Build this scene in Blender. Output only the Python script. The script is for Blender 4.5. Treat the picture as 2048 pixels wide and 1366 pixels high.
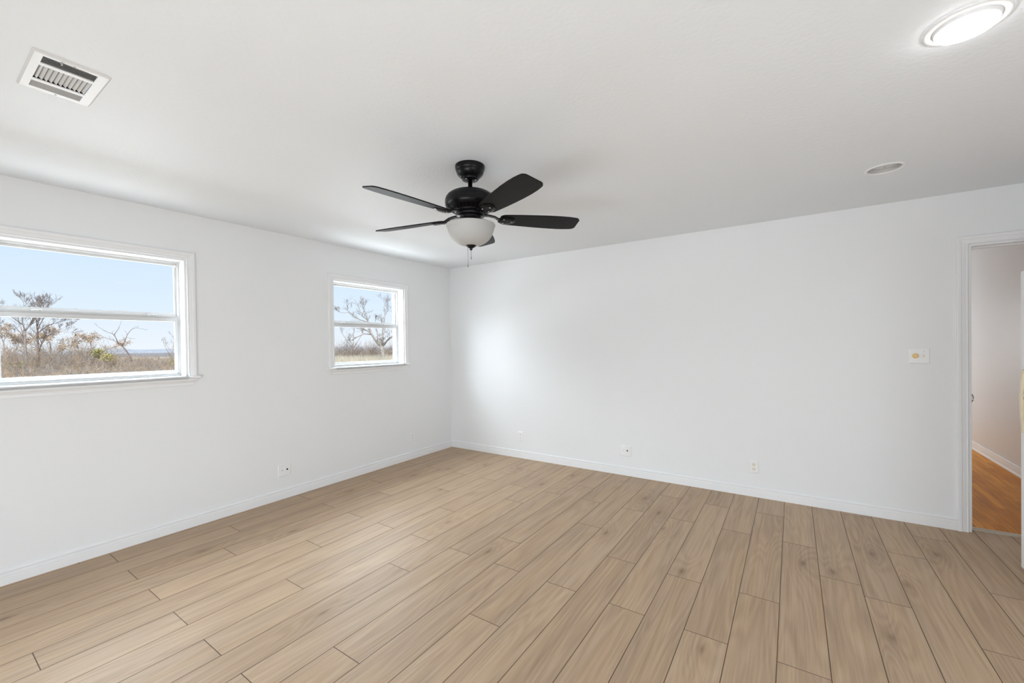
import bpy, bmesh, math, random
from mathutils import Vector, Matrix
R = math.radians
scn = bpy.context.scene
for o in list(bpy.data.objects):
    bpy.data.objects.remove(o)
col = scn.collection

# ------------------------------------------------------------------ camera
cam_d = bpy.data.cameras.new('camera'); cam = bpy.data.objects.new('camera', cam_d); col.objects.link(cam)
cam_d.sensor_fit = 'HORIZONTAL'; cam_d.sensor_width = 36.0; cam_d.lens = 36.0 * 835.842 / 2048; cam_d.shift_y = 14.53 / 2048
cam_d.clip_start = 0.05; cam_d.clip_end = 6000
r_ = Vector((0.83043414, 0.55695933, -0.01324537)); u_ = Vector((0.00581563, 0.01510727, 0.99986897)); f_ = Vector((-0.55708645, 0.83040236, -0.00930652))
M = Matrix.Identity(4)
for i in range(3):
    M[i][0] = r_[i]; M[i][1] = u_[i]; M[i][2] = -f_[i]
M.translation = Vector((3.90373, -4.30220, 1.38788))
cam.matrix_world = M
scn.camera = cam

# ------------------------------------------------------------------ colour management
vs = scn.view_settings
vs.view_transform = 'Standard'; vs.look = 'None'; vs.gamma = 1.0; vs.use_curve_mapping = False; vs.exposure = 0.12
scn.display_settings.display_device = 'sRGB'
scn.cycles.max_bounces = 14; scn.cycles.diffuse_bounces = 8; scn.cycles.transparent_max_bounces = 16
scn.cycles.use_denoising = True
scn.cycles.sample_clamp_indirect = 6.0

# ------------------------------------------------------------------ sky
world = bpy.data.worlds.new('sky'); scn.world = world; world.use_nodes = True
nt = world.node_tree; nt.nodes.clear()
tc = nt.nodes.new('ShaderNodeTexCoord'); sp = nt.nodes.new('ShaderNodeSeparateXYZ'); rp = nt.nodes.new('ShaderNodeValToRGB')
bg = nt.nodes.new('ShaderNodeBackground'); wo = nt.nodes.new('ShaderNodeOutputWorld')
nt.links.new(tc.outputs['Generated'], sp.inputs[0]); nt.links.new(sp.outputs['Z'], rp.inputs[0])
nt.links.new(rp.outputs[0], bg.inputs[0]); nt.links.new(bg.outputs[0], wo.inputs[0])
cr = rp.color_ramp; cr.elements[0].position = 0.0; cr.elements[0].color = (.90, .95, 1.02, 1)
cr.elements[1].position = 1.0; cr.elements[1].color = (.33, .52, .88, 1)
for ps, c in ((.06, (.80, .915, 1.05, 1)), (.16, (.70, .86, 1.07, 1)), (.27, (.60, .79, 1.05, 1))):
    e = cr.elements.new(ps); e.color = c
bg.inputs[1].default_value = 0.93

# ------------------------------------------------------------------ sun, daylight and added fill lamps
def sun(name, direction, strength, color=(1, .95, .88), angle=2.0):
    l = bpy.data.lights.new(name, 'SUN'); l.energy = strength; l.color = color; l.angle = R(angle)
    o = bpy.data.objects.new(name, l); col.objects.link(o)
    o.rotation_euler = Vector(direction).to_track_quat('-Z', 'Y').to_euler()
def area(name, loc, direction, sx, sy, power, color=(1, 1, 1)):
    l = bpy.data.lights.new(name, 'AREA'); l.shape = 'RECTANGLE'; l.size = sx; l.size_y = sy; l.energy = power; l.color = color
    o = bpy.data.objects.new(name, l); col.objects.link(o); o.location = loc
    o.rotation_euler = Vector(direction).to_track_quat('-Z', 'Y').to_euler()
    return o
sun('sun', (-.62, .42, -.66), 4.2)
# added unseen lamps outside the left wall's windows, boosting daylight from sky and ground
area('sky_fill_lamp', (-1.15, -2.5, 3.15), (.80, .05, -.60), 6.5, 1.5, 770, (.84, .935, 1.0))
area('side_fill_lamp', (-2.9, -7.1, 2.1), (.5, .86, -.05), 5.5, 2.8, 330, (.84, .935, 1.0))
area('high_side_fill_lamp', (-3.7, -6.4, 3.6), (.6, .75, -.3), 3.2, 2.0, 230, (.84, .935, 1.0))
area('yard_fill_lamp', (-5.5, -2.5, -.05), (1, 0, .2), 14, .8, 440, (.87, .945, 1.0))
area('ground_fill_lamp', (-.95, -1.5, .2), (.6, 0, .8), 3.2, 1.2, 100, (.87, .945, 1.0))
# unseen fill lamps in openings added for them, behind and right of the camera
area('front_fill_lamp', (3.2, -5.72, .5), (-.1, 1, -.4), 2.5, .6, 68, (.84, .935, 1.0))
area('right_fill_lamp', (5.75, -3.9, .9), (-1, .25, -.45), 1.8, 1.2, 29, (.84, .935, 1.0))
# daylight from the far end of the hallway
area('daylight_in_hallway', (3.9, 4.6, 1.35), (.85, -.45, -.36), .7, 1.2, 27, (.88, .96, 1.0))

# ------------------------------------------------------------------ materials
def mat(name):
    m = bpy.data.materials.new(name); m.use_nodes = True
    n = m.node_tree.nodes; b = n['Principled BSDF']
    return m, m.node_tree, b
def nd(t, typ, **kw):
    n = t.nodes.new(typ)
    for k, v in kw.items(): setattr(n, k, v)
    return n
def plain(name, colr, rough=.5, metal=0.0, spec=.5, var=.03, scale=30, bump=0.0, bscale=200, bdist=.001):
    m, t, b = mat(name)
    b.inputs['Roughness'].default_value = rough; b.inputs['Metallic'].default_value = metal
    b.inputs['Specular IOR Level'].default_value = spec
    g = nd(t, 'ShaderNodeTexCoord')
    nz = nd(t, 'ShaderNodeTexNoise'); nz.inputs['Scale'].default_value = scale; nz.inputs['Detail'].default_value = 4
    t.links.new(g.outputs['Object'], nz.inputs['Vector'])
    mr = nd(t, 'ShaderNodeMapRange'); mr.inputs['From Min'].default_value = .25; mr.inputs['From Max'].default_value = .75
    mr.inputs['To Min'].default_value = 1 - var; mr.inputs['To Max'].default_value = 1 + var
    t.links.new(nz.outputs['Fac'], mr.inputs['Value'])
    mx = nd(t, 'ShaderNodeVectorMath', operation='MULTIPLY'); mx.inputs[0].default_value = colr
    t.links.new(mr.outputs[0], mx.inputs[1]); t.links.new(mx.outputs[0], b.inputs['Base Color'])
    if bump:
        n2 = nd(t, 'ShaderNodeTexNoise'); n2.inputs['Scale'].default_value = bscale; n2.inputs['Detail'].default_value = 3
        t.links.new(g.outputs['Object'], n2.inputs['Vector'])
        bp = nd(t, 'ShaderNodeBump'); bp.inputs['Strength'].default_value = bump; bp.inputs['Distance'].default_value = bdist
        t.links.new(n2.outputs['Fac'], bp.inputs['Height']); t.links.new(bp.outputs[0], b.inputs['Normal'])
    return m
WALL = plain('wall_paint', (.81, .82, .829), .55, spec=.3, var=.008, scale=1.2, bump=.25, bscale=90)
CEIL = plain('ceiling_paint', (.79, .82, .85), .6, spec=.3, var=.008, scale=1.2, bump=.6, bscale=55, bdist=.002)
TRIM = plain('trim_paint', (.83, .835, .845), .32, spec=.45, var=.01, scale=4, bump=.05, bscale=40)
ALU = plain('white_aluminium', (.62, .62, .62), .4, var=.02, scale=12)
PLASTIC = plain('white_plastic', (.84, .84, .84), .3, var=.01)
ALMOND = plain('almond_plastic', (.80, .74, .64), .3, var=.02)
SLOT = plain('dark_slot', (.03, .03, .03), .6)
IVORY = plain('aged_ivory_plastic', (.78, .56, .25), .3, var=.05)
BLACK = plain('black_fan_metal', (.005, .005, .0055), .3, spec=.22, var=.1)
BLADE = plain('black_blade_wood', (.0045, .0045, .005), .42, spec=.16, var=.25, scale=25)
CHROME = plain('steel', (.55, .55, .55), .25, metal=1.0)
CHAIN = plain('chain_metal', (.35, .34, .32), .35, metal=1.0)
FROST = plain('frosted_glass', (.46, .455, .445), .5, spec=.4, var=.02, scale=6)
VENT = plain('vent_enamel', (.70, .70, .70), .4, var=.01)
LOUVRE = plain('grey_vent_louver', (.42, .42, .42), .45, var=.02)
DUCT = plain('dark_duct', (.02, .02, .02), .7)
CAN = plain('can_baffle', (.50, .50, .48), .4, var=.02)
FRIDGE = plain('fridge_enamel', (.85, .85, .86), .25, var=.01, bump=.1, bscale=300)
CREAM = plain('cream_plastic', (.80, .70, .52), .35, var=.03)
RUBBER = plain('dark_rubber', (.03, .03, .03), .6)
BRASSY = plain('worn_strike_metal', (.30, .29, .28), .35, metal=.9)
SEAM = plain('plank_seam', (.10, .06, .036), .6, var=.1)
THRESH = plain('threshold_strip', (.50, .45, .36), .35, var=.04)

def emit_mat(name, c, s):
    m, t, b = mat(name); b.inputs['Base Color'].default_value = (.9, .9, .9, 1)
    b.inputs['Emission Color'].default_value = (*c, 1); b.inputs['Emission Strength'].default_value = s
    nz = nd(t, 'ShaderNodeTexNoise'); nz.inputs['Scale'].default_value = 40
    return m
LED = emit_mat('lit_lens', (1, .99, .97), 34.0)

def glass_mat(name, tint, gl):
    m = bpy.data.materials.new(name); m.use_nodes = True; t = m.node_tree; t.nodes.clear()
    tr = nd(t, 'ShaderNodeBsdfTransparent'); tr.inputs[0].default_value = (*tint, 1)
    gs = nd(t, 'ShaderNodeBsdfGlossy'); gs.inputs['Roughness'].default_value = .02
    mx = nd(t, 'ShaderNodeMixShader'); mx.inputs[0].default_value = gl
    out = nd(t, 'ShaderNodeOutputMaterial')
    t.links.new(tr.outputs[0], mx.inputs[1]); t.links.new(gs.outputs[0], mx.inputs[2]); t.links.new(mx.outputs[0], out.inputs[0])
    return m
GLASS = glass_mat('window_glass', (.98, .985, .985), .0012)

def oak_floor():
    m, t, b = mat('oak_laminate'); L = t.links.new
    b.inputs['Roughness'].default_value = .5; b.inputs['Specular IOR Level'].default_value = .45
    def math_(op, a=None, c=None, v=None):
        n = nd(t, 'ShaderNodeMath', operation=op)
        for i, x in enumerate((a, c)):
            if x is None: continue
            if isinstance(x, (int, float)): n.inputs[i].default_value = x
            else: L(x, n.inputs[i])
        return n.outputs[0]
    uv = nd(t, 'ShaderNodeUVMap', uv_map='grain')
    tone = nd(t, 'ShaderNodeAttribute', attribute_name='tone')
    knot = nd(t, 'ShaderNodeAttribute', attribute_name='knot')
    pos = nd(t, 'ShaderNodeNewGeometry')
    # knot distance (elliptical, longer along the plank)
    df = nd(t, 'ShaderNodeVectorMath', operation='SUBTRACT'); L(pos.outputs['Position'], df.inputs[0]); L(knot.outputs['Vector'], df.inputs[1])
    ds = nd(t, 'ShaderNodeVectorMath', operation='MULTIPLY'); L(df.outputs[0], ds.inputs[0]); ds.inputs[1].default_value = (1, .42, 0)
    dl = nd(t, 'ShaderNodeVectorMath', operation='LENGTH'); L(ds.outputs[0], dl.inputs[0]); d = dl.outputs['Value']
    def gauss(w):
        q = math_('DIVIDE', d, w); q = math_('MULTIPLY', q, q); q = math_('MULTIPLY', q, -1.0); return math_('EXPONENT', q)
    def noise(sx, sy, det, sc=1.0, ro=.55, dist=0.0):
        mp = nd(t, 'ShaderNodeMapping'); mp.inputs['Scale'].default_value = (sx, sy, 1); L(uv.outputs[0], mp.inputs[0])
        n = nd(t, 'ShaderNodeTexNoise'); n.inputs['Scale'].default_value = sc; n.inputs['Detail'].default_value = det
        n.inputs['Roughness'].default_value = ro; n.inputs['Distortion'].default_value = dist
        L(mp.outputs[0], n.inputs['Vector']); return n.outputs['Fac']
    broad = noise(9, .8, 3)
    fine = noise(120, 2.2, 4, ro=.65)
    pores = noise(420, 9, 2)
    field = noise(4.6, .42, 2, dist=.25)
    fl = math_('ADD', math_('MULTIPLY', field, 17.0), math_('MULTIPLY', gauss(.075), 2.6))
    rings = math_('SINE', math_('MULTIPLY', fl, 6.283))
    mid = noise(30, 1.1, 3)
    s = math_('MULTIPLY', math_('SUBTRACT', broad, .5), .30)
    s = math_('ADD', s, math_('MULTIPLY', math_('SUBTRACT', fine, .5), .46))
    s = math_('ADD', s, math_('MULTIPLY', math_('SUBTRACT', mid, .5), .42))
    s = math_('ADD', s, math_('MULTIPLY', math_('SUBTRACT', pores, .5), .10))
    s = math_('ADD', s, math_('MULTIPLY', rings, .045))
    s = math_('ADD', s, math_('MULTIPLY', math_('SUBTRACT', tone.outputs['Fac'], .5), .11))
    s = math_('SUBTRACT', s, math_('MULTIPLY', gauss(.065), .10))
    s = math_('SUBTRACT', s, math_('MULTIPLY', gauss(.015), .24))
    ramp = nd(t, 'ShaderNodeValToRGB'); L(math_('ADD', s, .5), ramp.inputs[0])
    e = ramp.color_ramp.elements
    e[0].position = 0.0; e[0].color = (.145, .090, .053, 1); e[1].position = 1.0; e[1].color = (.65, .484, .318, 1)
    for ps, c in ((.28, (.327, .215, .129, 1)), (.5, (.44, .305, .191, 1)), (.7, (.53, .379, .247, 1))):
        x = e.new(ps); x.color = c
    # slight hue drift between planks
    hs = nd(t, 'ShaderNodeHueSaturation'); L(ramp.outputs[0], hs.inputs['Color'])
    sat = nd(t, 'ShaderNodeMapRange'); L(broad, sat.inputs['Value']); sat.inputs['From Min'].default_value = .3; sat.inputs['From Max'].default_value = .7
    sat.inputs['To Min'].default_value = .90; sat.inputs['To Max'].default_value = 1.02
    L(sat.outputs[0], hs.inputs['Saturation']); L(hs.outputs[0], b.inputs['Base Color'])
    bp = nd(t, 'ShaderNodeBump'); bp.inputs['Strength'].default_value = .12; bp.inputs['Distance'].default_value = .0008
    L(fine, bp.inputs['Height']); L(bp.outputs[0], b.inputs['Normal'])
    return m
OAK = oak_floor()

def strip_oak():
    m, t, b = mat('orange_strip_oak'); L = t.links.new
    b.inputs['Roughness'].default_value = .45; b.inputs['Specular IOR Level'].default_value = .18
    g = nd(t, 'ShaderNodeTexCoord'); mp = nd(t, 'ShaderNodeMapping'); mp.inputs['Rotation'].default_value = (0, 0, R(90)); L(g.outputs['Object'], mp.inputs[0])
    br = nd(t, 'ShaderNodeTexBrick'); br.offset = .37; br.inputs['Scale'].default_value = 1.0
    br.inputs['Brick Width'].default_value = .75; br.inputs['Row Height'].default_value = .057; br.inputs['Mortar Size'].default_value = .0007
    br.inputs['Color1'].default_value = (.62, .235, .026, 1); br.inputs['Color2'].default_value = (.80, .35, .05, 1); br.inputs['Mortar'].default_value = (.12, .05, .015, 1)
    L(mp.outputs[0], br.inputs['Vector'])
    m2 = nd(t, 'ShaderNodeMapping'); m2.inputs['Scale'].default_value = (60, 3, 1); L(g.outputs['Object'], m2.inputs[0])
    nz = nd(t, 'ShaderNodeTexNoise'); nz.inputs['Scale'].default_value = 1.0; nz.inputs['Detail'].default_value = 5; L(m2.outputs[0], nz.inputs['Vector'])
    mr = nd(t, 'ShaderNodeMapRange'); mr.inputs['From Min'].default_value = .25; mr.inputs['From Max'].default_value = .75; mr.inputs['To Min'].default_value = .72; mr.inputs['To Max'].default_value = 1.25
    L(nz.outputs['Fac'], mr.inputs['Value'])
    mx = nd(t, 'ShaderNodeVectorMath', operation='MULTIPLY'); L(br.outputs['Color'], mx.inputs[0]); L(mr.outputs[0], mx.inputs[1]); L(mx.outputs[0], b.inputs['Base Color'])
    return m
STRIP = strip_oak()

def ground_mat(name, stops, scale, det=6, rough=.95):
    m, t, b = mat(name); L = t.links.new
    b.inputs['Roughness'].default_value = rough; b.inputs['Specular IOR Level'].default_value = .1
    g = nd(t, 'ShaderNodeTexCoord'); nz = nd(t, 'ShaderNodeTexNoise'); nz.inputs['Scale'].default_value = scale; nz.inputs['Detail'].default_value = det; nz.inputs['Roughness'].default_value = .62
    L(g.outputs['Object'], nz.inputs['Vector'])
    rp = nd(t, 'ShaderNodeValToRGB'); L(nz.outputs['Fac'], rp.inputs[0]); e = rp.color_ramp.elements
    e[0].position = stops[0][0]; e[0].color = (*stops[0][1], 1); e[1].position = stops[-1][0]; e[1].color = (*stops[-1][1], 1)
    for ps, c in stops[1:-1]:
        x = e.new(ps); x.color = (*c, 1)
    L(rp.outputs[0], b.inputs['Base Color'])
    return m
DIRT = ground_mat('dry_grass_ground', [(.3, (.30, .24, .17)), (.5, (.46, .37, .25)), (.7, (.58, .47, .32))], .8)
FIELD = ground_mat('tan_field', [(.3, (.52, .40, .25)), (.5, (.62, .48, .31)), (.7, (.70, .57, .39))], .15)
PLAIN = ground_mat('wooded_plain', [(.35, (.23, .22, .22)), (.5, (.30, .28, .27)), (.62, (.40, .36, .31)), (.7, (.28, .28, .29))], .012)
HILL = ground_mat('far_hills', [(.35, (.40, .42, .45)), (.65, (.48, .50, .52))], .01)  # pale blue grey: distance haze put into the colour
BARK = plain('grey_bark', (.33, .29, .26), .9, spec=.1, var=.25, scale=8)
BARK2 = plain('pale_bark', (.38, .35, .32), .9, spec=.1, var=.25, scale=8)
DARKBARK = plain('brown_bark', (.26, .205, .175), .9, spec=.1, var=.25, scale=8)
LEAF_O = plain('rust_leaves', (.52, .385, .26), .8, spec=.1, var=.3, scale=3)
LEAF_G = plain('olive_leaves', (.42, .40, .17), .8, spec=.1, var=.3, scale=3)
LEAF_Y = plain('yellow_green_leaves', (.55, .50, .19), .8, spec=.1, var=.3, scale=3)
TWIG = plain('dry_twigs', (.46, .38, .30), .9, spec=.1, var=.3, scale=2)
TWIG2 = plain('grey_twigs', (.40, .365, .335), .9, spec=.1, var=.3, scale=2)
STRAW = plain('straw', (.60, .55, .44), .9, spec=.1, var=.2, scale=2)

# ------------------------------------------------------------------ mesh helpers
class MB:
    def __init__(s): s.v = []; s.f = []; s.m = []; s.sm = []
    def add(s, vs, fs, mi=0, smooth=False):
        o = len(s.v); s.v += [tuple(v) for v in vs]
        for f in fs: s.f.append(tuple(i + o for i in f)); s.m.append(mi); s.sm.append(smooth)
    def box(s, x0, x1, y0, y1, z0, z1, mi=0):
        vs = [(x, y, z) for z in (z0, z1) for y in (y0, y1) for x in (x0, x1)]
        s.add(vs, [(0, 2, 3, 1), (4, 5, 7, 6), (0, 1, 5, 4), (2, 6, 7, 3), (0, 4, 6, 2), (1, 3, 7, 5)], mi)
    def bbox(s, c, size, bev=.003, mi=0, rot=None):
        # bevelled box
        bm = bmesh.new(); bmesh.ops.create_cube(bm, size=1)
        for v in bm.verts: v.co = Vector((v.co.x * size[0], v.co.y * size[1], v.co.z * size[2]))
        bmesh.ops.bevel(bm, geom=list(bm.edges), offset=bev, segments=2, affect='EDGES', profile=.5)
        bm.verts.index_update()
        vs = [((rot @ v.co) if rot else v.co) + Vector(c) for v in bm.verts]
        s.add(vs, [[v.index for v in f.verts] for f in bm.faces], mi); bm.free()
    def prism(s, pts, axis, a, b, mi=0, smooth=False, a_off=None, b_off=None):
        # 2-D profile pts swept along axis from a to b; optional mitre: a_off(p) shifts the start
        n = len(pts); vs = []
        for e, off in ((a, a_off), (b, b_off)):
            for p in pts:
                q = e + (off(p) if off else 0)
                vs.append((q, p[0], p[1]) if axis == 0 else (p[0], q, p[1]) if axis == 1 else (p[0], p[1], q))
        fs = [(i, (i + 1) % n, n + (i + 1) % n, n + i) for i in range(n)]
        s.add(vs, fs, mi, smooth); s.add(vs, [tuple(range(n))[::-1], tuple(range(n, 2 * n))], mi)
    def lathe(s, prof, c=(0, 0, 0), n=40, mi=0, smooth=True, cap0=False, cap1=False):
        vs = []
        for r, z in prof:
            for k in range(n):
                a = 2 * math.pi * k / n; vs.append((c[0] + r * math.cos(a), c[1] + r * math.sin(a), c[2] + z))
        fs = []
        for i in range(len(prof) - 1):
            for k in range(n):
                k2 = (k + 1) % n; fs.append((i * n + k, i * n + k2, (i + 1) * n + k2, (i + 1) * n + k))
        if cap0: fs.append(tuple(range(n))[::-1])
        if cap1: fs.append(tuple(range((len(prof) - 1) * n, len(prof) * n)))
        s.add(vs, fs, mi, smooth)
    def tube(s, pts, rad, n=6, mi=0, smooth=True, caps=True):
        P = [Vector(p) for p in pts]; vs = []
        if not hasattr(rad, '__len__'): rad = [rad] * len(P)
        for i, p in enumerate(P):
            d = (P[min(i + 1, len(P) - 1)] - P[max(i - 1, 0)]); d.normalize()
            a = d.orthogonal() if abs(d.z) > .95 else d.cross(Vector((0, 0, 1)))
            a.normalize(); b = d.cross(a)
            for k in range(n):
                t = 2 * math.pi * k / n; vs.append(p + (a * math.cos(t) + b * math.sin(t)) * rad[i])
        fs = [(i * n + k, i * n + (k + 1) % n, (i + 1) * n + (k + 1) % n, (i + 1) * n + k) for i in range(len(P) - 1) for k in range(n)]
        if caps: fs += [tuple(range(n))[::-1], tuple(range((len(P) - 1) * n, len(P) * n))]
        s.add(vs, fs, mi, smooth)
    def build(s, name, mats, parent=None, loc=None, fix=True):
        me = bpy.data.meshes.new(name); me.from_pydata(s.v, [], s.f)
        if not isinstance(mats, (list, tuple)): mats = [mats]
        for m in mats: me.materials.append(m)
        me.polygons.foreach_set('material_index', s.m); me.polygons.foreach_set('use_smooth', s.sm)
        if fix:
            bm = bmesh.new(); bm.from_mesh(me); bmesh.ops.recalc_face_normals(bm, faces=bm.faces); bm.to_mesh(me); bm.free()
        me.update()
        o = bpy.data.objects.new(name, me); col.objects.link(o)
        if parent: o.parent = parent
        if loc: o.location = loc
        return o
def tag(o, label=None, cat=None, group=None, kind=None):
    if label: o['label'] = label
    if cat: o['category'] = cat
    if group: o['group'] = group
    if kind: o['kind'] = kind
    return o
def thing(name, label, cat, loc=(0, 0, 0), rz=0.0, group=None, kind=None):
    o = bpy.data.objects.new(name, None); o.empty_display_size = .1; col.objects.link(o)
    o.location = loc; o.rotation_euler = (0, 0, rz)
    return tag(o, label, cat, group, kind)
def struct(o, label, cat): return tag(o, label, cat, kind='structure')

H = 2.44; XR = 5.76; YF = -5.70; YB = 0.12

# ------------------------------------------------------------------ walls
OPEN = [(-3.966, -3.012), (-1.763, -.822)]; WZ0, WZ1 = 1.180, 2.081; WT = .20
mb = MB()
ys = [YF - .16, OPEN[0][0], OPEN[0][1], OPEN[1][0], OPEN[1][1], YB]
for i in range(5):
    if i % 2 == 0: mb.box(-WT, 0, ys[i], ys[i + 1], 0, H)
    else:
        mb.box(-WT, 0, ys[i], ys[i + 1], 0, WZ0 - .02); mb.box(-WT, 0, ys[i], ys[i + 1], WZ1, H)
struct(mb.build('wall_left', WALL), 'white wall on the left with two windows in it', 'wall')
DX0, DX1, DZ = 4.947, 5.705, 2.065
mb = MB(); mb.box(0, DX0, 0, YB, 0, H); mb.box(DX0, DX1, 0, YB, DZ, H); mb.box(DX1, XR, 0, YB, 0, H)
struct(mb.build('wall_back', WALL), 'long white wall facing the camera, with the hallway doorway at its right end', 'wall')
mb = MB(); mb.box(XR, XR + .12, YF - .16, -4.85, 0, H); mb.box(XR, XR + .12, -4.85, -2.95, 0, .22); mb.box(XR, XR + .12, -4.85, -2.95, 1.58, H); mb.box(XR, XR + .12, -2.95, YB, 0, H)  # low opening added here only to let in the right fill lamp
struct(mb.build('wall_right', WALL), 'white wall with a low opening added for a fill lamp, behind the refrigerator past the right edge', 'wall')
mb = MB(); mb.box(0, 1.9, YF - .16, YF, 0, H); mb.box(1.9, 4.5, YF - .16, YF, 0, .14); mb.box(1.9, 4.5, YF - .16, YF, .86, H); mb.box(4.5, XR, YF - .16, YF, 0, H)  # low wide gap added for the fill lamp behind the camera
struct(mb.build('wall_front', WALL), 'white wall behind the camera with a low wide opening added for a fill lamp', 'wall')

# ------------------------------------------------------------------ ceiling with a vent hole and a can-light hole
VX0, VX1, VY0, VY1 = 1.421, 1.708, -3.985, -3.838
CX, CY, CR = 4.380, -.882, .083
sq = (CX - .15, CX + .15, CY - .15, CY + .15)
mb = MB()
xs = sorted({-.2, VX0, VX1, sq[0], sq[1], XR + .12}); yy = sorted({YF - .16, VY0, VY1, sq[2], sq[3], YB})
for i in range(len(xs) - 1):
    for j in range(len(yy) - 1):
        cx, cy = (xs[i] + xs[i + 1]) / 2, (yy[j] + yy[j + 1]) / 2
        if VX0 < cx < VX1 and VY0 < cy < VY1: continue
        if sq[0] < cx < sq[1] and sq[2] < cy < sq[3]: continue
        mb.add([(xs[i], yy[j], H), (xs[i], yy[j + 1], H), (xs[i + 1], yy[j + 1], H), (xs[i + 1], yy[j], H)], [(0, 1, 2, 3)])
N = 64; ring = []; outer = []
for k in range(N):
    a = 2 * math.pi * k / N; c, s_ = math.cos(a), math.sin(a); q = .15 / max(abs(c), abs(s_))
    ring.append((CX + CR * c, CY + CR * s_, H)); outer.append((CX + q * c, CY + q * s_, H))
mb.add(ring + outer, [(k, (k + 1) % N, N + (k + 1) % N, N + k) for k in range(N)])
mb.box(-.2, XR + .12, YF - .16, YB, H + .25, H + .32)
struct(mb.build('ceiling', CEIL, fix=False), 'white lightly textured ceiling over the whole room', 'ceiling')

# ------------------------------------------------------------------ floor of individual planks
random.seed(5)
PW = .19; X0 = 4.03; LEN = 1.3075
JY = {-21: -2.17, -20: -2.83, -19: -2.17, -18: -1.71, -17: -2.17, -16: -2.64, -15: -2.17, -14: -1.68, -13: -2.17, -12: -2.53, -11: -2.17, -10: -1.86,
      -9: -.86, -8: -2.64, -7: -2.17, -6: -1.70, -5: -2.17, -4: -1.71, -3: -2.17, -2: -1.69, -1: -2.17, 0: -1.25, 1: -1.37, 2: -.67, 3: -1.59, 4: -.97}
KN = [(.52, -1.187), (.68, -.813), (.36, -1.837), (1.08, -1.355), (1.65, -1.873), (.76, -2.618), (2.20, -2.079), (.94, -.469), (1.83, -.708), (1.33, -.373),
      (1.97, -.303), (2.80, -.556), (3.01, -.532), (2.76, -1.396), (3.09, -1.102), (2.99, -.822), (1.89, -2.784), (1.86, -3.058), (3.34, -1.642), (3.555, -2.276),
      (3.95, -1.142), (4.10, -1.167), (4.325, -.77), (4.435, -1.117), (4.67, -.56), (4.28, -1.718), (.53, -3.122)]
mb = MB(); UV = []; TONE = []; KNOT = []
def plank(x0, x1, y0, y1):
    g = .0006; b = .0012; zt = 0.0; zb = -.0011
    a = [(x0 + g, y0 + g), (x1 - g, y0 + g), (x1 - g, y1 - g), (x0 + g, y1 - g)]
    c = [(x0 + g + b, y0 + g + b), (x1 - g - b, y0 + g + b), (x1 - g - b, y1 - g - b), (x0 + g + b, y1 - g - b)]
    vs = [(*p, zb) for p in a] + [(*p, zt) for p in c]
    o = len(mb.v); mb.v += vs
    fs = [(4, 5, 6, 7), (0, 1, 5, 4), (1, 2, 6, 5), (2, 3, 7, 6), (3, 0, 4, 7)]
    tone = random.random(); ru, rv = random.uniform(0, 40), random.uniform(0, 200)
    kk = None
    for kx, ky in KN:
        if x0 < kx < x1 and y0 < ky < y1: kk = (kx, ky, 0)
    if kk is None:
        kk = (random.uniform(x0 + .03, x1 - .03), random.uniform(y0, y1), 0) if (random.random() < .3 and y1 < -2.6) else (x0, 500, 0)
    for i, f in enumerate(fs):
        mb.f.append(tuple(q + o for q in f)); mb.m.append(0 if i == 0 else 1); mb.sm.append(False); TONE.append(tone); KNOT.append(kk)
        for q in f: UV.append((vs[q][0] + ru, vs[q][1] + rv))
for row in range(-22, 10):
    x0, x1 = X0 + PW * row, X0 + PW * (row + 1)
    x0c, x1c = max(x0, -.005), min(x1, XR)
    if x1c - x0c < .01: continue
    jy = JY.get(row, -random.uniform(.2, 1.5)) - .008; y = jy
    while y < .06: y += LEN
    cuts = []
    while y > YF - .1: cuts.append(y); y -= LEN
    cuts.append(y)
    for i in range(len(cuts) - 1):
        a, b2 = max(cuts[i + 1], YF), min(cuts[i], .065)
        if b2 - a > .01: plank(x0c, x1c, a, b2)
top_n = len(mb.f)
mb.box(-.01, XR, YF - .16, .07, -.02, -.001, 1)
fo = mb.build('floor', [OAK, SEAM], fix=False); me = fo.data
uvl = me.uv_layers.new(name='grain')
for i, q in enumerate(UV): uvl.data[i].uv = q
at = me.attributes.new('tone', 'FLOAT', 'FACE'); kt = me.attributes.new('knot', 'FLOAT_VECTOR', 'FACE')
for i in range(top_n):
    at.data[i].value = TONE[i]; kt.data[i].vector = KNOT[i]
struct(fo, 'greige oak plank laminate floor running away from the camera', 'floor')

# ------------------------------------------------------------------ baseboards
BP = [(0, 0), (.013, 0), (.013, .045), (.0115, .047), (.0115, .050), (.0128, .052), (.0118, .064), (.0085, .067), (.0085, .071), (.012, .075), (.0125, .080), (.0105, .086), (.005, .090), (0, .090)]
mb = MB(); mb.prism(BP, 1, YF, 0, 0)
struct(mb.build('baseboard_left', TRIM), 'white moulded baseboard along the window wall', 'baseboard')
mb = MB(); mb.prism([(-p, z) for p, z in BP], 0, .0, 4.8875, 0)
struct(mb.build('baseboard_back', TRIM), 'white moulded baseboard along the back wall up to the doorway', 'baseboard')

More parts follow.
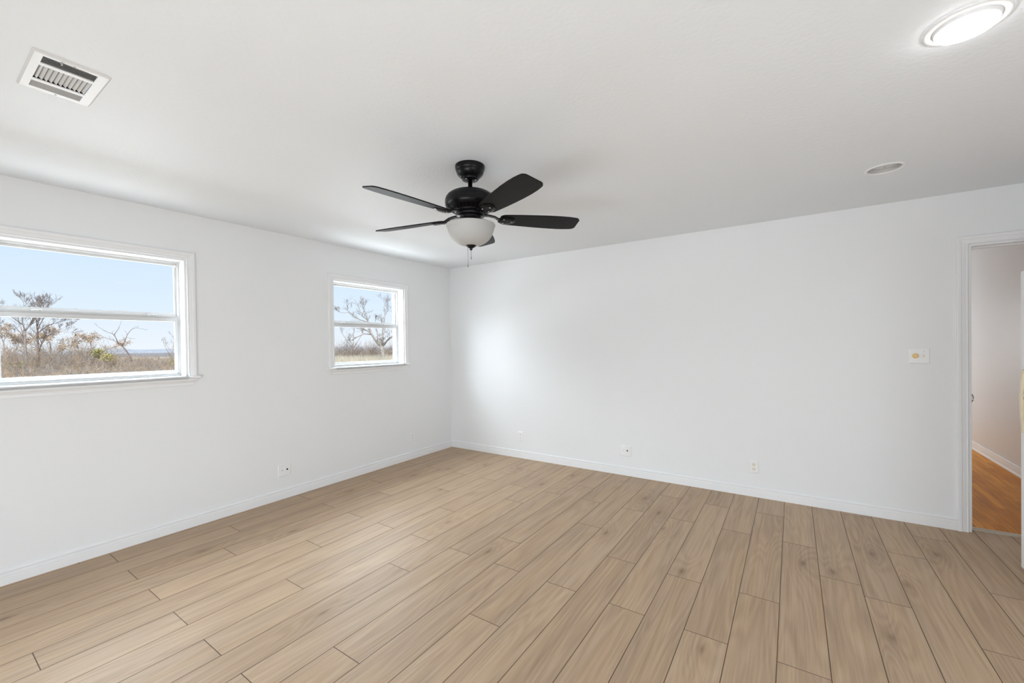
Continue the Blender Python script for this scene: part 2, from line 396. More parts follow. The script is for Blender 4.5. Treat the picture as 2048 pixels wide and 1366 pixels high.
# ------------------------------------------------------------------ casing profile helper
CP = [(0, 0), (0, .010), (.002, .0125), (.006, .0125), (.008, .010), (.010, .010), (.020, .0125), (.030, .014), (.033, .017), (.040, .018), (.050, .018), (.0535, .015), (.055, .011), (.055, 0)]
def casing_left_wall(mb, y0, y1, z0, z1):
    # three mitred pieces round an opening in the plane x=0; profile p=(outwards, thickness)
    P = CP; n = len(P)
    def ringf(pt): return [pt(p) for p in P]
    path = [lambda p: (p[1], y0 - p[0], z0), lambda p: (p[1], y0 - p[0], z1 + p[0]), lambda p: (p[1], y1 + p[0], z1 + p[0]), lambda p: (p[1], y1 + p[0], z0)]
    vs = []
    for q in path: vs += ringf(q)
    fs = [(i * n + k, i * n + (k + 1) % n, (i + 1) * n + (k + 1) % n, (i + 1) * n + k) for i in range(3) for k in range(n)]
    fs += [tuple(range(n)), tuple(range(3 * n, 4 * n))[::-1]]
    mb.add(vs, fs)
def casing_back_wall(mb, x0, x1, z1, z0=0.0, w=1.09):
    P = CP; n = len(P)
    path = [lambda p: (x0 - p[0] * w, -p[1], z0), lambda p: (x0 - p[0] * w, -p[1], z1 + p[0] * w), lambda p: (x1 + min(p[0] * w, .05), -p[1], z1 + p[0] * w), lambda p: (x1 + min(p[0] * w, .05), -p[1], z0)]
    vs = []
    for q in path: vs += [q(p) for p in P]
    fs = [(i * n + k, i * n + (k + 1) % n, (i + 1) * n + (k + 1) % n, (i + 1) * n + k) for i in range(3) for k in range(n)]
    fs += [tuple(range(n)), tuple(range(3 * n, 4 * n))[::-1]]
    mb.add(vs, fs)

# ------------------------------------------------------------------ windows
def window(nm, y0, y1, label, dusty):
    w = thing(nm, label, 'window', (0, (y0 + y1) / 2, WZ0), kind='structure')
    L = (0, -(y0 + y1) / 2, -WZ0)
    def B(mb, n, m, par=w):
        return mb.build(n, m, par, L if par is w else None)
    mb = MB(); casing_left_wall(mb, y0 - .004, y1 + .004, WZ0, WZ1 + .004); B(mb, 'casing', TRIM)
    t = .010
    mb = MB(); mb.box(-.112, -.001, y0, y0 + t, WZ0, WZ1); mb.box(-.112, -.001, y1 - t, y1, WZ0, WZ1); mb.box(-.112, -.001, y0 + t, y1 - t, WZ1 - t, WZ1)
    B(mb, 'jamb', TRIM)
    # stool with rounded nose and mitred-end apron
    st = [(-.112, WZ0 - .022), (.030, WZ0 - .022), (.036, WZ0 - .018), (.038, WZ0 - .011), (.036, WZ0 - .004), (.030, WZ0), (-.112, WZ0)]
    mb = MB(); mb.prism([p for p in st if p[0] <= -.0 or True], 1, y0, y1)
    e = .075
    mb.prism([(.0005, WZ0 - .022)] + st[1:6] + [(.0005, WZ0)], 1, y0 - e, y1 + e)
    B(mb, 'window_stool', TRIM)
    ap = [(.0005, WZ0 - .074), (.011, WZ0 - .074), (.013, WZ0 - .070), (.013, WZ0 - .060), (.011, WZ0 - .056), (.013, WZ0 - .050), (.020, WZ0 - .040), (.026, WZ0 - .034), (.026, WZ0 - .022), (.0005, WZ0 - .022)]
    mb = MB(); mb.prism(ap, 1, y0 - .060, y1 + .060, a_off=lambda p: (WZ0 - .022 - p[1]) * .62, b_off=lambda p: -(WZ0 - .022 - p[1]) * .62)
    B(mb, 'apron', TRIM)
    # aluminium frame, fixed upper sash, sliding lower sash
    a0, a1, z0, z1 = y0 + t, y1 - t, WZ0, WZ1 - t
    fw = .012
    mb = MB()
    mb.box(-.185, -.100, a0, a0 + fw, z0, z1); mb.box(-.185, -.100, a1 - fw, a1, z0, z1); mb.box(-.185, -.100, a0 + fw, a1 - fw, z1 - fw, z1)
    mb.prism([(-.185, z0), (-.098, z0), (-.098, z0 + .010), (-.108, z0 + .020), (-.185, z0 + .026)], 1, a0 + fw, a1 - fw)
    for yy_, sg in ((a0 + fw, 1), (a1 - fw, -1)):   # track ribs
        mb.box(-.1225, -.1205, min(yy_, yy_ + sg * .008), max(yy_, yy_ + sg * .008), z0 + .02, z1 - fw)
    B(mb, 'window_frame', ALU)
    mz = 1.640
    s0, s1 = a0 + fw + .001, a1 - fw - .001
    def sash(name, xa, xb, zb, zt, stile, rb, rt, gl):
        m = MB()
        m.box(xa, xb, s0, s0 + stile, zb, zt); m.box(xa, xb, s1 - stile, s1, zb, zt)
        m.box(xa, xb, s0 + stile, s1 - stile, zb, zb + rb); m.box(xa, xb, s0 + stile, s1 - stile, zt - rt, zt)
        o = B(m, name, ALU)
        g = MB(); xm = (xa + xb) / 2; g.box(xm - .0015, xm + .0015, s0 + stile - .003, s1 - stile + .003, zb + rb - .003, zt - rt + .003)
        g.build('pane', gl, o)
        return o
    sash('upper_sash', -.142, -.123, mz - .006, z1 - fw, .013, .036, .018, GLASS)
    lo = sash('lower_sash', -.120, -.102, z0 + .024, mz + .004, .020, .022, .040, GLASS)
    m = MB(); m.box(-.1025, -.097, s0 + .02, s1 - .02, mz - .015, mz - .009); m.box(-.1025, -.094, s0, s1, mz + .000, mz + .004)
    m.build('lift_rail', ALU, lo)
    for fy in (.19, .83):
        yc = s0 + (s1 - s0) * fy
        m = MB(); m.bbox((-.112, yc, mz + .009), (.016, .05, .010), .003); m.bbox((-.103, yc + .01, mz + .011), (.014, .014, .008), .002)
        m.build('sash_latch', ALU, lo)
    m = MB(); m.bbox((-.116, s1 - .006, z1 - fw - .02), (.010, .014, .02), .003); B(m, 'sash_stop', PLASTIC)
window('window_1', *OPEN[0], 'white single-hung window cut off by the left edge, bare trees and bushes outside', False)
window('window_2', *OPEN[1], 'white single-hung window near the room corner, one big bare tree outside', True)

# ------------------------------------------------------------------ doorway
d = thing('door_1', 'white cased doorway at the right edge opening into the hallway', 'doorway', (DX0, 0, 0), kind='structure')
def DB(mb, n, m): return mb.build(n, m, d, (-DX0, 0, 0))
mb = MB(); casing_back_wall(mb, DX0 + .001, DX1 - .001, DZ - .003); DB(mb, 'casing', TRIM)
mb = MB(); mb.box(DX0, DX0 + .018, .0005, YB, 0, DZ); mb.box(DX1 - .018, DX1, .0005, YB, 0, DZ); mb.box(DX0 + .018, DX1 - .018, .0005, YB, DZ - .018, DZ)
mb.box(DX0 + .018, DX0 + .030, .045, .08, 0, DZ - .018); mb.box(DX1 - .030, DX1 - .018, .045, .08, 0, DZ - .018); mb.box(DX0 + .03, DX1 - .03, .045, .08, DZ - .030, DZ - .018)
DB(mb, 'jamb', TRIM)
mb = MB(); mb.bbox((DX0 + .019, .020, .965), (.004, .028, .057), .0015); mb.bbox((DX0 + .0215, .020, .965), (.002, .013, .022), .0005, 1)
mb.tube([(DX0 + .021, .004, .938), (DX0 + .024, -.003, .950), (DX0 + .025, -.006, .965), (DX0 + .024, -.003, .980), (DX0 + .021, .004, .992)], .0028, 6)
DB(mb, 'strike_plate', [BRASSY, SLOT])
mb = MB(); mb.prism([(.058, 0), (.062, .006), (.075, .009), (.100, .009), (.116, .006), (.120, 0), (.120, -.02), (.058, -.02)], 0, DX0 + .031, DX1 - .031)
struct(mb.build('trim_1', THRESH), 'beige metal threshold strip between the two wood floors in the doorway', 'threshold')

# ------------------------------------------------------------------ hallway
HX0, HX1, HY1 = 3.55, 5.80, 5.2
mb = MB(); mb.box(HX0 - .1, HX1, .118, HY1, -.06, -.001)
struct(mb.build('floor_hallway', STRIP), 'orange strip oak floor seen through the doorway', 'floor')
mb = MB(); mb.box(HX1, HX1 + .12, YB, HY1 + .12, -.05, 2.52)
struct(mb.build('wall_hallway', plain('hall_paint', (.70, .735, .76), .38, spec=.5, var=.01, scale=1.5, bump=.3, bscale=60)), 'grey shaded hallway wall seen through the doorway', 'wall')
mb = MB(); mb.box(HX0 - .1, HX0, YB, HY1 + .12, -.05, 2.52); mb.box(HX0 - .1, HX1, HY1, HY1 + .12, -.05, 2.52)
struct(mb.build('wall_hallway_end', WALL), 'white hallway walls out of sight past the doorway', 'wall')
mb = MB(); mb.box(HX0 - .1, HX1 + .12, YB, HY1 + .12, 2.50, 2.58)
struct(mb.build('ceiling_hallway', CEIL), 'white hallway ceiling past the doorway', 'ceiling')
mb = MB(); mb.prism([(HX1 - p, z) for p, z in BP] , 1, YB + .001, HY1); mb.prism([(HX1 - .0125, 0), (HX1 - .026, 0), (HX1 - .024, .010), (HX1 - .0125, .018)], 1, YB + .001, HY1)
struct(mb.build('baseboard_hallway', TRIM), 'white baseboard at the foot of the hallway wall', 'baseboard')

# ------------------------------------------------------------------ ceiling fan
FX, FY = 2.337, -2.385
fan = thing('ceiling_fan', 'black five-blade ceiling fan with white bowl light hanging in mid-ceiling', 'ceiling fan', (FX, FY, H))
mb = MB(); mb.lathe([(.0865, 0), (.0868, -.010), (.085, -.014), (.0855, -.020), (.0835, -.026), (.0815, -.028), (.081, -.032), (.077, -.045), (.068, -.058), (.056, -.068), (.050, -.072), (.049, -.075), (.049, -.079), (.046, -.082), (.020, -.083)], n=56, cap1=True)
fan_c = mb.build('canopy', BLACK, fan)
for a in (25, 145, 265):
    mb = MB(); mb.lathe([(.0045, 0), (.0045, -.003), (.002, -.0045)], (.033 * math.cos(R(a)), .033 * math.sin(R(a)), -.082), 10, cap1=True)
    mb.build('canopy_screw', CHROME, fan_c)
mb = MB(); mb.lathe([(.0128, -.08), (.0128, -.150), (.019, -.152), (.0195, -.160), (.0195, -.172)], n=24, cap0=True, cap1=True)
mb.build('downrod', BLACK, fan)
mb = MB(); mb.lathe([(.018, -.152), (.060, -.153), (.095, -.157), (.118, -.164), (.134, -.175), (.143, -.188), (.1455, -.193), (.1450, -.197), (.1480, -.203), (.1490, -.211), (.1480, -.213), (.1480, -.2165), (.1490, -.2185),
                     (.1475, -.232), (.141, -.244), (.128, -.253), (.112, -.259), (.100, -.264), (.096, -.272), (.094, -.276), (.05, -.277)], n=64, cap0=True, cap1=True)
mot = mb.build('motor_housing', BLACK, fan)
mb = MB()
for k in range(30):
    a = 2 * math.pi * k / 30; rot = Matrix.Rotation(a, 3, 'Z') @ Matrix.Rotation(R(-34), 3, 'Y')
    mb.bbox((.112 * math.cos(a), .112 * math.sin(a), -.2605), (.022, .006, .004), .0012, 0, rot)
mb.build('vent_fins', BLACK, mot)
mb = MB(); mb.lathe([(.05, -.274), (.082, -.276), (.084, -.280), (.084, -.290), (.080, -.294), (.064, -.296), (.062, -.300), (.062, -.325), (.068, -.328), (.070, -.334)], n=48, cap1=True)
mb.build('switch_housing', BLACK, fan)
for k in range(8):
    pass
mb = MB()
mb.lathe([(.060, -.334), (.100, -.336), (.128, -.338), (.134, -.342)], n=48)
mb.build('fitter_plate', BLACK, fan)
mb = MB(); mb.lathe([(.134, -.343), (.1435, -.345), (.1450, -.349), (.1435, -.353), (.1400, -.357), (.1375, -.366), (.1325, -.385), (.123, -.407), (.109, -.427), (.090, -.444), (.066, -.457), (.040, -.464), (.012, -.466)], n=64, cap1=True)
mb.build('light_bowl', FROST, fan)
mb = MB(); mb.lathe([(.030, -.460), (.031, -.464), (.027, -.470), (.020, -.476), (.010, -.480), (.0085, -.482), (.0085, -.488), (.006, -.492), (.002, -.493)], n=28, cap0=True, cap1=True)
mb.build('finial', BLACK, fan)
def chain(dx, dy, z0, z1):
    mb = MB(); n = int((z0 - z1) / .0045); mb.tube([(dx, dy, z0), (dx, dy, z1)], .0011, 6)
    for i in range(n): mb.lathe([(.0003, .0016), (.0017, .0008), (.0017, -.0008), (.0003, -.0016)], (dx, dy, z0 - i * .0045), 6)
    mb.lathe([(.001, .010), (.003, .007), (.0032, -.004), (.001, -.007)], (dx, dy, z1), 10, cap0=True, cap1=True)
    mb.build('pull_chain', CHAIN, fan)
rx, ry = .830, .557
chain(-.017 * rx + .02 * .557, -.017 * ry - .02 * .83, -.462, -.590)
chain(.0, .0, -.49, -.540)
BLADE_OFF = -25.0; PITCH = -13.0; BZ = -.302
def blade_outline():
    pts = []
    r0, r1 = .175, .665
    for t, w in ((0, .030), (.015, .043), (.05, .051), (.15, .0565), (.3, .0625), (.45, .0675), (.6, .071), (.75, .072), (.86, .0695), (.93, .065), (.965, .0615), (.988, .053), (1.0, .042)):
        pts.append((r0 + (r1 - r0) * t, w))
    top = pts; bot = [(r, -w) for r, w in pts[::-1]]
    return top + bot
for k in range(5):
    ang = R(BLADE_OFF + 72 * k)
    Rm = Matrix.Rotation(ang, 4, 'Z') @ Matrix.Translation((0, 0, BZ)) @ Matrix.Rotation(R(PITCH), 4, 'X')
    ol = blade_outline(); n = len(ol); h = .003
    mb = MB(); vs = [Rm @ Vector((x, y, h)) for x, y in ol] + [Rm @ Vector((x, y, -h)) for x, y in ol]
    mb.add(vs, [tuple(range(n)), tuple(range(n, 2 * n))[::-1]] + [(i, (i + 1) % n, n + (i + 1) % n, n + i) for i in range(n)])
    mb.build('blade', BLADE, fan)
    # blade iron: arm from the flywheel widening into a spade plate under the blade root
    mb = MB(); Ra = Matrix.Rotation(ang, 4, 'Z')
    arm = [(.070, .016, -.283), (.110, .013, -.284), (.145, .012, -.290), (.175, .018, BZ - .006)]
    vs = []
    for x, w, z in arm:
        vs += [Ra @ Vector((x, -w, z + .004)), Ra @ Vector((x, w, z + .004)), Ra @ Vector((x, w, z - .004)), Ra @ Vector((x, -w, z - .004))]
    mb.add(vs, [(i * 4 + j, i * 4 + (j + 1) % 4, i * 4 + 4 + (j + 1) % 4, i * 4 + 4 + j) for i in range(3) for j in range(4)] + [(0, 1, 2, 3), (15, 14, 13, 12)])
    sp_ = [(.165, .020), (.185, .036), (.205, .040), (.235, .036), (.258, .024), (.268, .010)]
    o2 = sp_ + [(x, -y) for x, y in sp_[::-1]]; n2 = len(o2)
    vs = [Rm @ Vector((x, y, -.0035)) for x, y in o2] + [Rm @ Vector((x, y, -.0075)) for x, y in o2] + [Rm @ Vector((.215 + (x - .215) * .7, y * .62, -.013)) for x, y in o2]
    mb.add(vs, [tuple(range(n2)), tuple(range(2 * n2, 3 * n2))[::-1]] + [(j * n2 + i, j * n2 + (i + 1) % n2, (j + 1) * n2 + (i + 1) % n2, (j + 1) * n2 + i) for j in range(2) for i in range(n2)])
    ir = mb.build('blade_iron', BLACK, fan)
    for sx, sy in ((.195, .020), (.195, -.020), (.245, 0)):
        mb = MB(); c = Rm @ Vector((sx, sy, -.0125)); mb.lathe([(.0045, .001), (.0045, -.001), (.0025, -.0025)], c, 10, cap1=True)
        mb.build('screw', CHROME, ir)

# ------------------------------------------------------------------ ceiling vent
VCX, VCY = (1.394 + 1.7265) / 2, (-4.011 - 3.805) / 2
vent = thing('ceiling_vent', 'white metal ceiling air register with louvers at upper left', 'air vent', (VCX, VCY, H))
def VB(mb, n, m, par=vent): return mb.build(n, m, par, (-VCX, -VCY, -H) if par is vent else None)
gx0, gx1, gy0, gy1 = 1.424, 1.705, -3.982, -3.841
zf = H - .007
mb = MB()
ox0, ox1, oy0, oy1 = 1.394, 1.7265, -4.011, -3.805; ix0, ix1, iy0, iy1 = ox0 + .007, ox1 - .007, oy0 + .007, oy1 - .007
o_ = [(ox0, oy0), (ox1, oy0), (ox1, oy1), (ox0, oy1)]; i_ = [(ix0, iy0), (ix1, iy0), (ix1, iy1), (ix0, iy1)]
bars = [(gx0, 1.481), (1.500, 1.627), (1.647, gx1)]
vs = [(*p, H - .0003) for p in o_] + [(*p, zf) for p in i_]
mb.add(vs, [(k, (k + 1) % 4, 4 + (k + 1) % 4, 4 + k) for k in range(4)])
mb.box(ix0, gx0, iy0, iy1, zf, zf + .002); mb.box(gx1, ix1, iy0, iy1, zf, zf + .002)
mb.box(gx0, gx1, iy0, gy0, zf, zf + .002); mb.box(gx0, gx1, gy1, iy1, zf, zf + .002)
mb.box(bars[0][1], bars[1][0], gy0, gy1, zf, zf + .004); mb.box(bars[1][1], bars[2][0], gy0, gy1, zf, zf + .004)
VB(mb, 'register_frame', VENT)
def louvers_y(x0, x1, n, tilt, m):
    mb = MB(); st = (x1 - x0) / n
    for k in range(n):
        c = x0 + st * (k + .5); rot = Matrix.Rotation(R(tilt), 3, 'Y')
        mb.bbox((c, (gy0 + gy1) / 2, H - .0015), (.0125, gy1 - gy0, .0012), .0004, 0, rot)
    VB(mb, 'louver_bank', m)
louvers_y(*bars[0], 5, -38, LOUVRE)
louvers_y(*bars[2], 5, 38, LOUVRE)
mb = MB(); st = (gy1 - gy0) / 11
for k in range(11):
    c = gy0 + st * (k + .55); rot = Matrix.Rotation(R(-42), 3, 'X')
    mb.bbox(((bars[1][0] + bars[1][1]) / 2, c, H + .0015), (bars[1][1] - bars[1][0], .0135, .0012), .0004, 0, rot)
VB(mb, 'louver_bank', VENT)
mb = MB(); mb.box(gx0 - .002, gx1 + .002, gy0 - .002, gy0, H + .001, H + .12); mb.box(gx0 - .002, gx1 + .002, gy1, gy1 + .002, H + .001, H + .12)
mb.box(gx0 - .002, gx0, gy0, gy1, H + .001, H + .12); mb.box(gx1, gx1 + .002, gy0, gy1, H + .001, H + .12); mb.box(gx0, gx1, gy0, gy1, H + .118, H + .12)
VB(mb, 'duct', DUCT)
mb = MB(); mb.bbox((1.7075, -3.937, zf - .004), (.012, .004, .010), .001); mb.box(1.7065, 1.7085, -3.937, -3.867, zf - .001, zf + .0005); VB(mb, 'damper_lever', LOUVRE)
for x, y in ((1.7125, -3.905), (1.412, -3.908)):
    mb = MB(); mb.lathe([(.0035, 0), (.003, -.0015), (.001, -.002)], (x, y, zf), 12, cap1=True); VB(mb, 'screw', LOUVRE)

# ------------------------------------------------------------------ recessed lights
LX, LY = 4.391, -2.287
rl = thing('recessed_light', 'lit round flush ceiling light at the upper right corner', 'ceiling light', (LX, LY, H), group='recessed ceiling lights')
mb = MB(); mb.lathe([(.106, -.0005), (.105, -.004), (.101, -.0065), (.088, -.0075), (.084, -.006), (.083, -.003)], n=64); mb.build('trim_ring', TRIM, rl)
mb = MB(); mb.lathe([(.083, -.003), (.081, -.004), (.0795, -.012), (.077, -.016)], n=64); mb.build('lens_rim', TRIM, rl)
mb = MB(); mb.lathe([(.077, -.0155), (.074, -.021), (.060, -.026), (.030, -.0295), (.004, -.030)], n=64, cap1=True); mb.build('lit_lens', LED, rl)
rl2 = thing('recessed_light', 'unlit round recessed ceiling light nearer the back wall', 'ceiling light', (CX, CY, H), group='recessed ceiling lights')
mb = MB(); mb.lathe([(.098, -.0005), (.097, -.004), (.094, -.006), (.084, -.006), (.0805, -.003), (.080, .004)], n=64); mb.build('trim_ring', TRIM, rl2)
mb = MB(); mb.lathe([(.081, -.002), (.074, .018), (.066, .034), (.063, .036), (.060, .075), (.002, .078)], n=48, cap1=True); mb.build('baffle', CAN, rl2)
mb = MB(); mb.lathe([(.058, .026), (.0595, .018), (.056, .013), (.040, .010), (.012, .0085), (.002, .0085)], n=40, cap0=True, cap1=True)
mb.build('lamp', plain('unlit_lamp_glass', (.58, .58, .57), .3, var=.02), rl2)
mb = MB(); mb.bbox((.052, .012, .008), (.020, .012, .02), .001); mb.build('lamp_clip', LOUVRE, rl2)
mb = MB(); mb.lathe([(.0065, .002), (.0065, -.003), (.002, -.005)], (.0, .0, .009), 12, cap1=True); mb.build('lamp_tip', LOUVRE, rl2)

# ------------------------------------------------------------------ wall plates
def plate_obj(name, label, cat, w, wall, u, z, group=None):
    # local frame: X along the wall to the right as seen, Y up is Z, facing out -Y (back wall) / +X (left wall)
    o = thing(name, label, cat, (u, 0, z) if wall == 'back' else (0, u, z), 0 if wall == 'back' else R(90), group)
    mb = MB(); h = .114
    pf = [(-w / 2, -.0005), (-w / 2, -.002), (-w / 2 + .005, -.006), (w / 2 - .005, -.006), (w / 2, -.002), (w / 2, -.0005)]
    # bevelled plate: frustum
    a, b = w / 2, h / 2; c = .006
    vs = [(x, -.0004, y) for x, y in ((-a, -b), (a, -b), (a, b), (-a, b))] + [(x, -.0025, y) for x, y in ((-a, -b), (a, -b), (a, b), (-a, b))] + [(x, -.0065, y) for x, y in ((-a + c, -b + c), (a - c, -b + c), (a - c, b - c), (-a + c, b - c))]
    mb.add(vs, [(8, 9, 10, 11)] + [(k + j * 4, (k + 1) % 4 + j * 4, (k + 1) % 4 + 4 + j * 4, k + 4 + j * 4) for j in range(2) for k in range(4)] + [(3, 2, 1, 0)])
    mb.build('cover_plate', PLASTIC, o)
    return o
def screw(o, x, z, m=PLASTIC):
    mb = MB(); k = 10
    vs = [(x + .003 * math.cos(2 * math.pi * i / k), -.0072, z + .003 * math.sin(2 * math.pi * i / k)) for i in range(k)] + [(x + .003 * math.cos(2 * math.pi * i / k), -.006, z + .003 * math.sin(2 * math.pi * i / k)) for i in range(k)]
    mb.add(vs, [tuple(range(k))[::-1]] + [(i, (i + 1) % k, k + (i + 1) % k, k + i) for i in range(k)]); mb.build('screw', m, o)
def receptacle(o, zc, m):
    mb = MB(); n = 24; pts = []
    for i in range(n):
        a = 2 * math.pi * i / n; pts.append((.0172 * math.cos(a), max(-.0142, min(.0142, .0172 * math.sin(a)))))
    vs = [(x, -.0055, zc + z) for x, z in pts] + [(x * .95, -.0082, zc + z * .95) for x, z in pts]
    mb.add(vs, [tuple(range(n, 2 * n))] + [(i, (i + 1) % n, n + (i + 1) % n, n + i) for i in range(n)])
    mb.box(-.0076, -.0052, -.0085, -.008, zc - .000, zc + .0085, 1); mb.box(.0052, .0074, -.0085, -.008, zc + .001, zc + .0080, 1)
    k = 10; vs = [(.0028 * math.cos(2 * math.pi * i / k), -.0085, zc - .0075 + .0028 * math.sin(2 * math.pi * i / k)) for i in range(k)]
    mb.add(vs, [tuple(range(k))], 1)
    mb.build('receptacle', [m, SLOT], o)
def duplex(o, m):
    receptacle(o, .0195, m); receptacle(o, -.0195, m); screw(o, 0, 0, m)
def coax(o, x, z, dark=True):
    mb = MB(); k = 16
    def rg(r, y): return [(x + r * math.cos(2 * math.pi * i / k), y, z + r * math.sin(2 * math.pi * i / k)) for i in range(k)]
    vs = rg(.0085, -.006) + rg(.008, -.009) + rg(.0055, -.009) + rg(.0050, -.016) + rg(.0035, -.016) + rg(.0035, -.012)
    mb.add(vs, [(j * k + i, j * k + (i + 1) % k, (j + 1) * k + (i + 1) % k, (j + 1) * k + i) for j in range(5) for i in range(k)])
    mb.add(rg(.0036, -.0125), [tuple(range(k))], 1); mb.build('coax_jack', [SLOT if dark else CHROME, SLOT], o)
def insert(o, x, w=.033, h=.067):
    mb = MB(); mb.bbox((x, -.0068, 0), (w, .003, h), .001); mb.build('insert', PLASTIC, o)
ZO = .260
o1 = plate_obj('media_wall_plate', 'white two-gang jack plate low under the space between the windows', 'wall plate', .116, 'left', -2.285, ZO)
insert(o1, -.023); insert(o1, .023); coax(o1, .023, .004)
mb = MB(); mb.bbox((-.023, -.0085, .004), (.016, .003, .014), .001); mb.box(-.0285, -.0175, -.0103, -.0099, -.001, .007, 1); mb.build('phone_jack', [PLASTIC, LOUVRE], o1)
screw(o1, -.023, .048); screw(o1, .023, .048); screw(o1, -.023, -.048); screw(o1, .023, -.048)
o2 = plate_obj('wall_outlet', 'white duplex outlet on the window wall beside the room corner', 'outlet', .070, 'left', -.720, .2695, 'duplex wall outlets'); duplex(o2, PLASTIC)
o3 = plate_obj('wall_outlet', 'white duplex outlet on the back wall nearest the room corner', 'outlet', .070, 'back', 1.130, .2655, 'duplex wall outlets'); duplex(o3, PLASTIC)
o4 = plate_obj('media_wall_plate', 'white two-gang jack plate with a dark hole in mid back wall', 'wall plate', .116, 'back', 2.441, .2585)
insert(o4, -.023); insert(o4, .023); coax(o4, .020, .004); screw(o4, .023, .048, LOUVRE); screw(o4, -.023, .048)
mb = MB(); mb.bbox((-.023, -.0085, .004), (.013, .003, .012), .001); mb.box(-.026, -.020, -.0103, -.0099, .001, .007, 1); mb.build('phone_jack', [PLASTIC, LOUVRE], o4)
o5 = plate_obj('wall_outlet', 'duplex outlet with almond sockets nearest the doorway on the back wall', 'outlet', .072, 'back', 3.611, .2675, 'duplex wall outlets'); duplex(o5, ALMOND)
o6 = plate_obj('light_switch_plate', 'two-gang switch plate with amber dimmer knob beside the doorway', 'light switch', .116, 'back', 4.694, 1.263)
mb = MB(); k = 28
def rg(r, y, x=-.023, z=.002): return [(x + r * math.cos(2 * math.pi * i / k), y, z + r * math.sin(2 * math.pi * i / k)) for i in range(k)]
vs = rg(.0185, -.0065) + rg(.0185, -.010) + rg(.0165, -.012) + rg(.0135, -.013) + rg(.0125, -.024) + rg(.0105, -.026)
mb.add(vs, [(j * k + i, j * k + (i + 1) % k, (j + 1) * k + (i + 1) % k, (j + 1) * k + i) for j in range(5) for i in range(k)] + [tuple(range(5 * k, 6 * k))])
tag(mb.build('dimmer_knob', IVORY, o6), 'amber round dimmer knob')
mb = MB(); mb.bbox((.023, -.0068, .002), (.011, .002, .025), .0006, 1); mb.bbox((.023, -.011, .005), (.0085, .016, .010), .002, 0, Matrix.Rotation(R(-22), 3, 'X')); mb.build('toggle', [PLASTIC, ALMOND], o6)
screw(o6, .023, .033, LOUVRE); screw(o6, -.023, .033); screw(o6, .023, -.030); screw(o6, -.023, -.030)

# ------------------------------------------------------------------ refrigerator at the right edge
fx = 5.007
fr = thing('refrigerator', 'tall white refrigerator door edge with cream handle at the right edge', 'refrigerator', (5.36, -.94, 0))
def FB(mb, n, m, par=fr): return mb.build(n, m, par, (-5.36, .94, 0))
fy1 = -.633; fy0 = -1.34
mb = MB(); mb.bbox(((fx + .062 + 5.70) / 2, (fy0 + fy1) / 2, (.05 + 1.763) / 2), (5.70 - fx - .062, fy1 - fy0 - .004, 1.713), .006)
for xx, yy_ in ((5.12, fy1 - .06), (5.12, fy0 + .06), (5.64, fy1 - .06), (5.64, fy0 + .06)): mb.lathe([(.022, 0), (.022, .01), (.012, .012), (.012, .055)], (xx, yy_, 0), 16, cap0=True)
FB(mb, 'cabinet', FRIDGE)
mb = MB(); mb.bbox((fx + .026, (fy0 + fy1) / 2, (.050 + 1.775) / 2), (.052, fy1 - fy0, 1.725), .005); FB(mb, 'door', FRIDGE)
mb = MB(); mb.box(fx + .052, fx + .063, fy0 + .012, fy1 - .012, .08, 1.745); FB(mb, 'door_gasket', LOUVRE)
mb = MB(); mb.bbox((fx + .075, (fy0 + fy1) / 2, .027), (.02, fy1 - fy0 - .03, .048), .002); FB(mb, 'kick_plate', FRIDGE)
mb = MB()
for yy_ in (fy1 - .11, ):
    mb.bbox((fx + .05, yy_ - .03, 1.783), (.07, .10, .012), .004); mb.lathe([(.012, 0), (.012, .020), (.008, .024)], (fx + .03, yy_, 1.775), 16, cap1=True)
FB(mb, 'hinge_cover', FRIDGE)
mb = MB()
hy = fy1 - .072
# bowed grip: outer bar, end blocks, cross block
bar = [(fx - .004, hy + .040, .842), (fx - .008, hy + .042, .90), (fx - .011, hy + .044, .98), (fx - .012, hy + .044, 1.04), (fx - .010, hy + .042, 1.12), (fx - .005, hy + .040, 1.206)]
vs = []
for x, y, z in bar:
    vs += [(x, y - .012, z), (x + .010, y - .012, z), (x + .010, y + .010, z), (x, y + .010, z)]
mb.add(vs, [(i * 4 + j, i * 4 + (j + 1) % 4, i * 4 + 4 + (j + 1) % 4, i * 4 + 4 + j) for i in range(5) for j in range(4)] + [(0, 1, 2, 3), (23, 22, 21, 20)])
mb.bbox((fx - .001, hy + .005, .853), (.012, .09, .022), .003); mb.bbox((fx - .001, hy + .005, 1.199), (.012, .09, .014), .003); mb.bbox((fx - .001, hy + .005, 1.06), (.011, .09, .014), .003)
mb.bbox((fx - .0022, hy + .0, .95), (.005, .085, .18), .0015)
tag(FB(mb, 'handle', CREAM), 'cream bowed door handle')

# ------------------------------------------------------------------ outdoors
mb = MB(); n = 40
def gz(x): return -.45
mb.add([(-.3, -140, -.45), (-.3, 140, -.45), (-62, 140, -.45), (-62, -140, -.45)], [(0, 1, 2, 3)])
mb.add([(-.3, -140, -.55), (-62, -140, -.55), (-62, 140, -.55), (-.3, 140, -.55)], [(0, 1, 2, 3)])
struct(mb.build('ground', DIRT), 'dry brushy yard ground outside the windows', 'ground')
mb = MB(); random.seed(3)
A = [(-62, -160), (-62, 200)]; ny = 40
vs = []
for i in range(ny + 1):
    y = -160 + 360 * i / ny
    vs += [(-62, y, -.45), (-100, y, -.40 + .1 * math.sin(i)), (-128 - 6 * math.sin(i * .7), y, -.50 + .12 * math.sin(i * 1.3)), (-150, y, -3)]
mb.add(vs, [(i * 4 + k, i * 4 + 4 + k, i * 4 + 5 + k, i * 4 + 1 + k) for i in range(ny) for k in range(3)])
struct(mb.build('field', FIELD), 'tan dry grass field beyond the brush', 'field')
